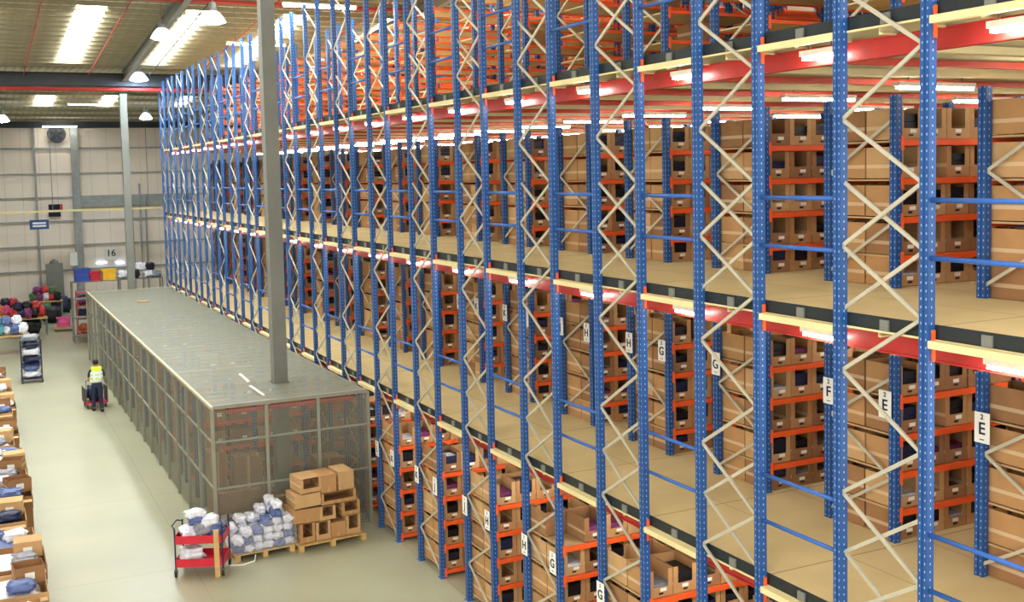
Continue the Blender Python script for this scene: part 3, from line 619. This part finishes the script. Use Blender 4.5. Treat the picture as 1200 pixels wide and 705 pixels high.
# pallets
def pallet(loc, rz, lb, L=1.25, W=.85):
    p = thing('wooden_pallet', lb, 'pallet', loc, rz, 'wooden pallets')
    for i in range(5): obj('deck_board', MB().box(-L/2, L/2, -W/2+i*(W-.1)/4, -W/2+i*(W-.1)/4+.1, .115, .137, wood), p)
    for i in range(3):
        x = -L/2+i*(L-.1)/2
        obj('runner', MB().box(x, x+.1, -W/2, W/2, .09, .115, wood), p); obj('bottom_board', MB().box(x, x+.1, -W/2, W/2, 0, .02, wood), p)
        for j in range(3): obj('block', MB().box(x, x+.1, -W/2+j*(W-.1)/2, -W/2+j*(W-.1)/2+.1, .02, .09, wood), p)
    return p
AX, AY, AR = -2.78, 22.62, math.radians(4)
pallet((AX, AY, 0), AR, 'wooden pallet under the wrapped white packs')
RA = Matrix.Translation((AX, AY, .139)) @ Matrix.Rotation(AR, 4, 'Z')
hts = [3, 4, 5, 5, 4]
for i in range(6):
    for j in range(2):
        nl = [3, 4, 4, 5, 6, 4][i]-(1 if j == 0 and i < 4 else 0)
        for l in range(nl):
            x = -.53+i*.21+random.uniform(-.02, .02); y = -.21+j*.42
            bag(tuple(RA @ Vector((x, y, l*.155))), (.105, .2, .078), 'bag_white' if (i*3+l+j) % 4 else 'bag_blue', 'white and blue plastic pack in the heap on the pallet by the red trolley', 'pack', 'plastic_pack', 'plastic packs heaped on the pallet')
wr = MB().prism([(-.67, -.44), (.67, -.44), (.67, .44), (-.67, .44)], .0, .62, wrap); wr.f = wr.f[2:]; wr.m = wr.m[2:]
tag(obj('shrink_wrap', wr, None, (AX, AY, .139), AR), 'clear shrink wrap around the lower white packs on the pallet', 'wrap')
tag(obj('wrap_tail', MB().tube([(AX-.2, AY-.5, .1), (AX-.25, AY-.62, .02), (AX-.5, AY-.7, .012), (AX-.75, AY-.6, .012)], .014, white)), 'loose tail of clear wrap lying on the floor before the packs', 'wrap')
BX, BY, BR = -1.36, 22.55, math.radians(5)
pallet((BX, BY, 0), BR, 'wooden pallet under the heap of open cardboard boxes', 1.5)
RB = Matrix.Translation((BX, BY, .139)) @ Matrix.Rotation(BR, 4, 'Z')
def openbox(w, d, h, c, face):  # face: 'f' open front, 't' open top, 'c' closed
    m = MB(); t_ = .008; x = w/2; y = d/2
    m.box(-x, x, -y, y, 0, t_, c).box(-x, -x+t_, -y, y, t_, h, c).box(x-t_, x, -y, y, t_, h, c).box(-x+t_, x-t_, y-t_, y, t_, h, c)
    if face == 'f':
        m.box(-x+t_, x-t_, -y, -y+t_, t_, h*.3, c).box(-x+t_, -x+.06, -y, -y+t_, h*.3, h, c).box(x-.06, x-t_, -y, -y+t_, h*.3, h, c).box(-x+t_, x-t_, -y+t_, y-t_, h-t_, h, c)
    elif face == 't': m.box(-x+t_, x-t_, -y, -y+t_, t_, h, c)
    else: m.box(-x+t_, x-t_, -y, -y+t_, t_, h, c).box(-x+t_, x-t_, -y+t_, y-t_, h-t_, h, c)
    return m
BL = [(-.52, 0, .34, .42, 'f', 0, .0, 'open box at the bottom left of the pallet heap'), (-.17, 0, .34, .40, 'f', 0, 0, 'open box second from left in the bottom layer of the heap'),
      (.17, 0, .34, .33, 'c', 0, 0, 'closed box third from left in the bottom layer of the heap'), (.51, 0, .34, .42, 'f', 0, 0, 'open box at the bottom right of the pallet heap'),
      (-.52, .43, .62, .30, 'c', .05, .08, 'wide tilted brown carton above the bottom left open box'), (-.05, .41, .36, .30, 'f', -.03, 0, 'open box in the second layer in the middle of the heap'),
      (.47, .43, .42, .30, 'f', 0, 0, 'open box in the second layer at the right of the heap'), (-.48, .76, .58, .28, 'c', -.04, -.06, 'wide brown carton tilted slightly near the heap left top'),
      (.20, .735, .80, .26, 'f', 0, 0, 'wide open box with dark inside in the third layer'), (-.42, 1.06, .48, .32, 'f', .04, 0, 'open shallow box crowning the left of the heap'),
      (-.02, 1.0, .36, .38, 'c', 0, 0, 'closed pale box on the top layer, middle of the heap'), (.38, 1.0, .36, .40, 'c', 0, 0, 'closed pale box on the top layer, right of the heap')]
for i, (x, z, w, h, f, rz, ry, lb) in enumerate(BL):
    p_ = RB @ Vector((x, 0, z))
    t2 = thing('cardboard_box', lb, 'box', tuple(p_), BR+rz, 'boxes heaped on the pallet'); t2.rotation_euler.y = ry*.5
    obj('body', openbox(w-.012, .6, h-.01, (card, card2)[i % 2], f), t2)
    obj('tape', MB().box(-.025, .025, -.303, -.3, 0, h*.28, card2), t2)
# ------------------------------------------------------------------ left edge: cartons on pallets with goods
yy = 19.0; i = 0
LBL = ['nearest', 'second', 'third', 'fourth', 'fifth', 'sixth', 'seventh', 'eighth', 'ninth', 'tenth', 'eleventh', 'twelfth', 'thirteenth', 'fourteenth', 'fifteenth', 'sixteenth', 'seventeenth', 'eighteenth', 'nineteenth', 'twentieth']
topm = ['bag_white', 'bag_blue', 'bag_grey', 'bag_white', 'bag_navy', 'bag_blue', 'bag_white', 'bag_grey']
while yy < 46 and i < 20:
    L = random.uniform(1.0, 1.35); h = random.uniform(.62, .92); c = (card, card2, card3)[i % 3]; xr = -7.03+random.uniform(-.12, .12)
    t2 = thing('pallet_carton', 'big open brown carton at the left picture edge, %s from the camera' % LBL[i], 'box', (xr-.6, yy+L/2, 0), 0, 'big cartons along the left edge')
    obj('body', openbox(1.2, L-.1, h, c, 't'), t2)
    obj('flap', MB().box(.598, .61, -L/2+.05, L/2-.05, h-.28, h, c), t2)
    obj('flap', MB().box(-.58, .58, -L/2-.1, -L/2+.05, h-.005, h+.005, card2, Matrix.Rotation(.1, 4, 'X')), t2)
    hb = h
    tag(obj('goods_heap', blob(.52, L/2-.12, h*.5, i*3.1, MT[topm[(i*3) % 8]], .12).mesh('goods_heap', True), None, (xr-.6, yy+L/2, .012)), 'heap of wrapped goods filling the %s big carton at left edge' % LBL[i], 'goods', 'goods in the left edge cartons')
    if i % 3: 
        sb = thing('small_carton', 'smaller carton standing on the %s big carton at left edge' % LBL[i], 'box', (xr-.28, yy+L*.62, h+.012), random.uniform(-.25, .25)); obj('body', openbox(.5, .45, .3, (card2, card3)[i % 2], 'ct'[i % 2]), sb); obj('paper_label', MB().box(-.08, .08, -.229, -.225, .08, .2, white), sb)
    for q in range(1 if i % 3 else 2):
        bag((xr-.35-.4*q+random.uniform(-.1, .1), yy+(L*.25 if i % 3 else L/2+random.uniform(-.2, .2)), h-.02), (.22, .2, .09), topm[(i+q*2) % 8], 'wrapped item on top of the %s left edge carton, %s side' % (LBL[i], ('aisle', 'outer')[q]), 'bag', grp='items topping the left edge cartons')
    yy += L+.12; i += 1
# roll cage trolley
tr = thing('roll_cage', 'tall blue wire roll cage stacked with blue and white bags in the aisle', 'roll cage', (-6.05, 46.7, 0))
for sx in (-.36, .36):
    for sy in (-.36, .36): obj('post', MB().tube([(sx, sy, .15), (sx, sy, 1.7)], .016, MT['bag_navy']), tr); caster(tr, sx, sy)
for z in (.5, 1.0, 1.65):
    for s_ in (-.36, .36): obj('wire', MB().box(s_-.008, s_+.008, -.36, .36, z, z+.016, grey), tr)
obj('base', MB().box(-.38, .38, -.38, .38, .15, .18, MT['bag_navy']), tr); obj('shelf', MB().box(-.36, .36, -.36, .36, .74, .76, MT['bag_navy']), tr)
for z, m, lb in ((.182, 'bag_white', 'white bag low in the blue roll cage'), (.45, 'bag_blue', 'blue bag just under the shelf of the roll cage'), (.762, 'bag_navy', 'navy bag on the shelf of the roll cage'), (1.05, 'bag_white', 'white bag above the navy bag in the roll cage'), (1.32, 'bag_navy', 'navy bag at the top of the roll cage'), (1.6, 'bag_grey', 'pale grey bag crowning the roll cage')):
    bag((-6.05, 46.7, z), (.3, .3, .13), m, lb, grp='bags in the roll cage')
# far left heap of goods on tables
def table(x, y, w, d, h, lb):
    t2 = thing('packing_table', lb, 'table', (x, y, 0), 0, 'packing tables'); obj('top', MB().box(-w/2, w/2, -d/2, d/2, h-.04, h, wood), t2)
    for sx in (-1, 1):
        for sy in (-1, 1): obj('leg', MB().box(sx*(w/2-.05)-.025, sx*(w/2-.05)+.025, sy*(d/2-.05)-.025, sy*(d/2-.05)+.025, 0, h-.04, grey), t2)
def px(x, y, z=0): return atZ(x, y, z)
FAR = []
for (x, y, h, lb) in ((15, 392, .9, 'packing table with white and blue goods at the far left'), (38, 372, .9, 'packing table heaped with red and dark bags at the far left'), (12, 368, .9, 'packing table behind the white goods at the far left'), (58, 352, .9, 'packing table near the grey cabinet')):
    p_ = px(x, y, h); table(p_.x-.2, p_.y, 1.8, 1.0, h, lb); FAR.append((p_.x-.2, p_.y, h))
fb = [('bag_white', 'bag_teal', 'bag_white', 'bag_blue', 'bag_white'), ('bag_red', 'bag_navy', 'bag_purple', 'bag_black', 'bag_red'), ('bag_red', 'bag_orange', 'bag_pink', 'bag_navy', 'bag_teal'), ('bag_green', 'bag_purple', 'bag_white', 'bag_red', 'bag_black')]
tn = ['white goods', 'red and dark bags', 'rear', 'cabinet side']
for ti, (x, y, h) in enumerate(FAR):
    for q, m in enumerate(fb[ti]):
        bag((x-.65+.32*q, y+random.uniform(-.2, .2), h+.002), (.2, .28, .24), m, '%s bag on the %s table at the far left, %s from left' % (m[4:], tn[ti], nth(q)), grp='bags on the far tables')
    for q in range(3):
        m = fb[ti][(q*2+1) % 5]
        bag((x-.45+.42*q, y, h+.42), (.2, .25, .2), m, '%s bag on the upper layer of the %s table, %s from left' % (m[4:], tn[ti], nth(q)), grp='bags on the far tables')
for (x, y, r, m, lb, nm) in ((38, 392, (.42, .42, .42), 'bag_black', 'round black refuse bag on the floor left of the far aisle', 'refuse_bag'), (22, 388, (.5, .4, .4), 'bag_navy', 'navy heap of clothing left of the round black bag', 'clothes_heap'),
      (60, 378, (.5, .4, .42), 'bag_black', 'black heap left of the pink box', 'clothes_heap'), (52, 372, (.4, .4, .4), 'bag_green', 'dark green heap beside the black heap', 'clothes_heap'), (72, 366, (.55, .4, .45), 'bag_navy', 'navy heap right behind the pink box', 'clothes_heap'),
      (45, 362, (.5, .4, .5), 'bag_red', 'red heap behind the dark green heap', 'clothes_heap'), (66, 355, (.5, .4, .4), 'bag_black', 'black heap farther back in front of the grey cabinet', 'clothes_heap')):
    p_ = px(x, y, 0); p_.y = min(p_.y, 70.5); bag((p_.x, p_.y, 0), r, m, lb, 'heap', nm, 'heaps on the far floor')
p_ = px(75, 387, 0)
t2 = thing('low_dolly', 'pale low dolly under the pink box', 'dolly', (p_.x, p_.y, 0)); obj('deck', MB().box(-.5, .5, -.4, .4, .12, .2, card2), t2)
for sx in (-.4, .4):
    for sy in (-.3, .3): obj('wheel', MB().tube([(sx-.02, sy, .06), (sx+.02, sy, .06)], .06, blackp, 12), t2)
def crate(loc, w, d, h, m, lb, slat=True):
    c = thing('plastic_crate', lb, 'crate', loc); b = MB().box(-w/2, w/2, -d/2, d/2, 0, .03, m)
    for z in (.03, .03+(h-.03)/3, .03+2*(h-.03)/3):
        hh = (h-.03)/3-.04
        for (x0, x1, y0_, y1_) in ((-w/2, w/2, -d/2, -d/2+.02), (-w/2, w/2, d/2-.02, d/2), (-w/2, -w/2+.02, -d/2, d/2), (w/2-.02, w/2, -d/2, d/2)): b.box(x0, x1, y0_, y1_, z, z+hh, m)
    for sx in (-w/2, w/2-.03):
        for sy in (-d/2, d/2-.03): b.box(sx, sx+.03, sy, sy+.03, .03, h-.02, m)
    obj('body', b, c); obj('rim', MB().box(-w/2-.03, w/2+.03, -d/2-.03, -d/2, h-.08, h, m).box(-w/2-.03, w/2+.03, d/2, d/2+.03, h-.08, h, m).box(-w/2-.03, -w/2, -d/2, d/2, h-.08, h, m).box(w/2, w/2+.03, -d/2, d/2, h-.08, h, m), c)
crate((p_.x, p_.y, .205), .62, .5, .5, MT['bag_pink'], 'bright pink crate standing on a pale dolly in the far aisle')
# shelving behind the cage carrying crates
YS = 57.0
t2 = thing('steel_shelving', 'grey shelving behind the cage carrying coloured crates', 'shelving', (-3.7, YS-.4, 0))
for x in (0, 2.2, 4.2):
    for y in (0, .8): obj('post', MB().box(x-.03, x+.03, y-.03, y+.03, 0, 2.97, grey), t2)
for z in (.3, 1.2, 2.1, 2.94): obj('shelf', MB().box(-.03, 4.23, -.03, .83, z, z+.03, grey), t2)
crate((-3.2, YS, 2.975), .7, .6, .62, crate_blue, 'deep blue crate on the shelving behind the cage')
crate((-2.62, YS-.05, 2.975), .5, .5, .45, crate_red, 'red crate between the blue and yellow ones behind the cage')
crate((-1.98, YS, 2.975), .62, .6, .52, crate_yel, 'bright yellow crate on the shelving behind the cage')
for q, (x, z, m) in enumerate(((-1.35, 2.975, 'bag_white'), (-.75, 2.975, 'bag_black'), (-.45, 3.32, 'bag_white'), (-.1, 2.975, 'bag_white'), (.25, 2.975, 'bag_grey'), (-.05, 3.32, 'bag_black'))):
    bag((x, YS, z), (.24, .25, .18), m, '%s bundle on the shelving behind the cage, %s from the yellow crate' % (m[4:], nth(q)), 'bundle', grp='bundles on the far shelving')
WTX = atY(97, 350, 59.0).x
t2 = thing('wire_trolley', 'tall orange-red wire trolley standing beyond the far corner of the cage', 'trolley', (WTX, 59.0, 0))
for sx in (-.3, .3):
    for sy in (-.4, .4): obj('post', MB().tube([(sx, sy, .13), (sx, sy, 2.3)], .02, crate_red), t2); caster(t2, sx, sy)
for z in (.14, .9, 1.6, 2.25): obj('shelf', MB().box(-.3, .3, -.4, .4, z, z+.02, crate_red), t2)
for z, m, w_ in ((.165, 'bag_orange', 'lowest'), (.925, 'bag_navy', 'second'), (1.625, 'bag_purple', 'third')): bag((WTX, 59.0, z), (.24, .32, .22), m, '%s bag on the %s shelf of the orange-red trolley' % (m[4:], w_), grp='bags on the orange-red trolley')
# ------------------------------------------------------------------ person pushing a trolley, seen from behind
def skinned(name, verts, edges, radii, m, parent, sub=2, smooth=True):
    me = bpy.data.meshes.new(name); me.from_pydata(verts, edges, []); me.materials.append(m)
    o = bpy.data.objects.new(name, me); COL.objects.link(o); o.parent = parent
    md = o.modifiers.new('Skin', 'SKIN'); md.use_smooth_shade = True
    sv = me.skin_vertices[0].data if me.skin_vertices else None
    if sv is None:
        bm_l = me.attributes
    for i, r in enumerate(radii): me.skin_vertices[0].data[i].radius = (r, r) if not isinstance(r, tuple) else r
    me.skin_vertices[0].data[0].use_root = True
    s = o.modifiers.new('Subsurf', 'SUBSURF'); s.levels = sub; s.render_levels = sub
    dg = bpy.context.evaluated_depsgraph_get(); bpy.context.view_layer.update()
    m2_ = bpy.data.meshes.new_from_object(o.evaluated_get(dg)); o.modifiers.clear(); o.data = m2_
    for p__ in m2_.polygons: p__.use_smooth = True
    return o
def add_skin_layer(me): 
    return me
import bmesh
def skin_obj(name, chain, m, parent, sub=2):
    """chain: list of (idx, pos, parentidx, radius)"""
    bm = bmesh.new(); lay = bm.verts.layers.skin.verify(); vs = []
    for (pos, par, r) in chain:
        v = bm.verts.new(pos); v[lay].radius = r if isinstance(r, tuple) else (r, r); vs.append(v)
        if par is not None: bm.edges.new((vs[par], v))
    vs[0][lay].use_root = True
    me = bpy.data.meshes.new(name); bm.to_mesh(me); bm.free(); me.materials.append(m)
    o = bpy.data.objects.new(name, me); COL.objects.link(o)
    md = o.modifiers.new('Skin', 'SKIN'); s = o.modifiers.new('Subsurf', 'SUBSURF'); s.levels = sub; s.render_levels = sub
    bpy.context.view_layer.update(); dg = bpy.context.evaluated_depsgraph_get()
    m2_ = bpy.data.meshes.new_from_object(o.evaluated_get(dg)); o.modifiers.clear(); o.data = m2_
    m2_.materials.clear(); m2_.materials.append(m)
    m2_.polygons.foreach_set('use_smooth', [True]*len(m2_.polygons)); o.parent = parent
    return o
pe = thing('person', 'person in yellow high-visibility vest and dark trousers pushing a trolley up the aisle', 'person', (-4.33, 39.4, 0), math.radians(3))
body = [((0, 0, .95), None, (.155, .11)), ((0, .02, 1.12), 0, (.14, .10)), ((0, .03, 1.32), 1, (.17, .11)), ((0, .03, 1.43), 2, (.10, .08)), ((0, .05, 1.51), 3, .055),
        ((0, .07, 1.60), 4, (.075, .09)), ((0, .07, 1.69), 5, (.07, .085))]
for s_, st_ in ((-1, .16), (1, -.10)):
    b0 = len(body)
    body += [((s_*.10, 0, .88), 0, .095), ((s_*.105, st_*.5+.03, .50), b0, .062), ((s_*.105, st_-(.08 if st_ < 0 else 0), .10), b0+1, .042), ((s_*.11, st_-.0, .045), b0+2, .04), ((s_*.12, st_+.14, .035), b0+3, .032)]
    b1 = len(body)
    body += [((s_*.19, .03, 1.40), 3, .062), ((s_*.24, .04, 1.14), b1, .045), ((s_*.21, .27, 1.03), b1+1, .035), ((s_*.205, .34, 1.02), b1+2, (.036, .018))]
    for f in range(4):
        b2 = len(body); xx = s_*(.205)+(f-1.5)*.02
        body += [((xx, .385, 1.035), b1+3, .0095), ((xx, .425, 1.035), b2, .009), ((xx, .44, 1.005), b2+1, .008)]
    b2 = len(body); body += [((s_*.17, .36, 1.0), b1+3, .010), ((s_*.16, .40, .99), b2, .009)]
skin_obj('body', body, skin, pe)
def bodyshell(name, chain, m): return skin_obj(name, chain, m, pe)
bodyshell('trousers', [((0, 0, .95), None, (.165, .12)), ((0, 0, 1.05), 0, (.15, .115))] + [x for s_, st_, b in ((-1, .16, 2), (1, -.10, 5)) for x in (((s_*.10, 0, .86), 0, .108), ((s_*.105, st_*.5+.03, .50), b, .078), ((s_*.105, st_-(.08 if st_ < 0 else 0), .09), b+1, .062))], trouser)
bodyshell('vest', [((0, .02, .94), None, (.23, .17)), ((0, .03, 1.12), 0, (.23, .17)), ((0, .035, 1.32), 1, (.26, .17)), ((0, .03, 1.46), 2, (.17, .13)), ((-.14, .03, 1.43), 3, (.10, .12)), ((.14, .03, 1.43), 3, (.10, .12))], vest)
bodyshell('shirt_sleeves', [((0, .03, 1.38), None, (.10, .06))]+[x for s_, b in ((-1, 1), (1, 3)) for x in (((s_*.19, .03, 1.40), 0, .085), ((s_*.24, .04, 1.16), b, .058))], MT['bag_navy'])
for z in (1.06, 1.2, 1.33): obj('reflective_band', MB().lathe([(.19, z-.045), (.205, z-.04), (.205, z+.04), (.19, z+.045)], reflec, 24), pe, (0, .03, 0)).scale = (1.08, .80, 1)
for s_ in (-1, 1): obj('reflective_band', MB().box(s_*.10-.03, s_*.10+.03, -.145, -.128, 1.1, 1.42, reflec), pe); obj('shoe', MB().box(s_*.115-.045, s_*.115+.045, (.10 if s_ < 0 else -.22), (.36 if s_ < 0 else .06), 0, .09, blackp), pe)
obj('hair', blob(.088, .105, .085, 3, hair, .05).mesh('hair', True), pe, (0, .055, 1.60))
# face on the side away from the camera
fc = MB().box(-.012, .012, .15, .175, 1.60, 1.64, skin); obj('nose', fc, pe)
for s_ in (-1, 1): obj('ear', MB().lathe([(0, 0), (.018, .01), (.02, .03), (0, .045)], skin, 8), pe, (s_*.082, .06, 1.60)); obj('eye', MB().lathe([(0, -.008), (.01, 0), (0, .008)], white, 8), pe, (s_*.03, .148, 1.655))
obj('mouth', MB().box(-.022, .022, .146, .156, 1.568, 1.574, MT['bag_red']), pe)
t2 = thing('push_trolley', 'low trolley with dark load pushed by the person in the yellow vest', 'trolley', (-4.33, 40.25, 0), math.radians(3))
obj('handle', MB().tube([(-.34, -.36, .2), (-.34, -.42, 1.0), (.34, -.42, 1.0), (.34, -.36, .2)], .018, grey), t2)
obj('deck', MB().box(-.36, .36, -.38, .45, .17, .21, crate_red), t2)
for sx in (-.3, .3):
    for sy in (-.3, .38): caster(t2, sx, sy)
    obj('side_panel', MB().box(sx*1.2-.01, sx*1.2+.01, -.36, .45, .21, .7, blackp), t2)
bag((-4.33, 40.3, .215), (.26, .3, .25), 'bag_navy', 'dark bag loaded on the trolley pushed by the person')
# ------------------------------------------------------------------ light and colour
W = bpy.data.worlds.new('world'); S.world = W; W.use_nodes = True
bg = W.node_tree.nodes['Background']; bg.inputs[0].default_value = (1.0, .96, .90, 1); bg.inputs[1].default_value = 1.7
def area(loc, rot, sx, sy, p, c, nm='daylight'):
    l = bpy.data.lights.new(nm, 'AREA'); l.shape = 'RECTANGLE'; l.size = sx; l.size_y = sy; l.energy = p; l.color = c
    o = bpy.data.objects.new(nm, l); COL.objects.link(o); o.location = loc; o.rotation_euler = rot
vs = S.view_settings; vs.view_transform = 'Standard'; vs.look = 'None'; vs.gamma = 1; vs.use_curve_mapping = False; vs.exposure = .72
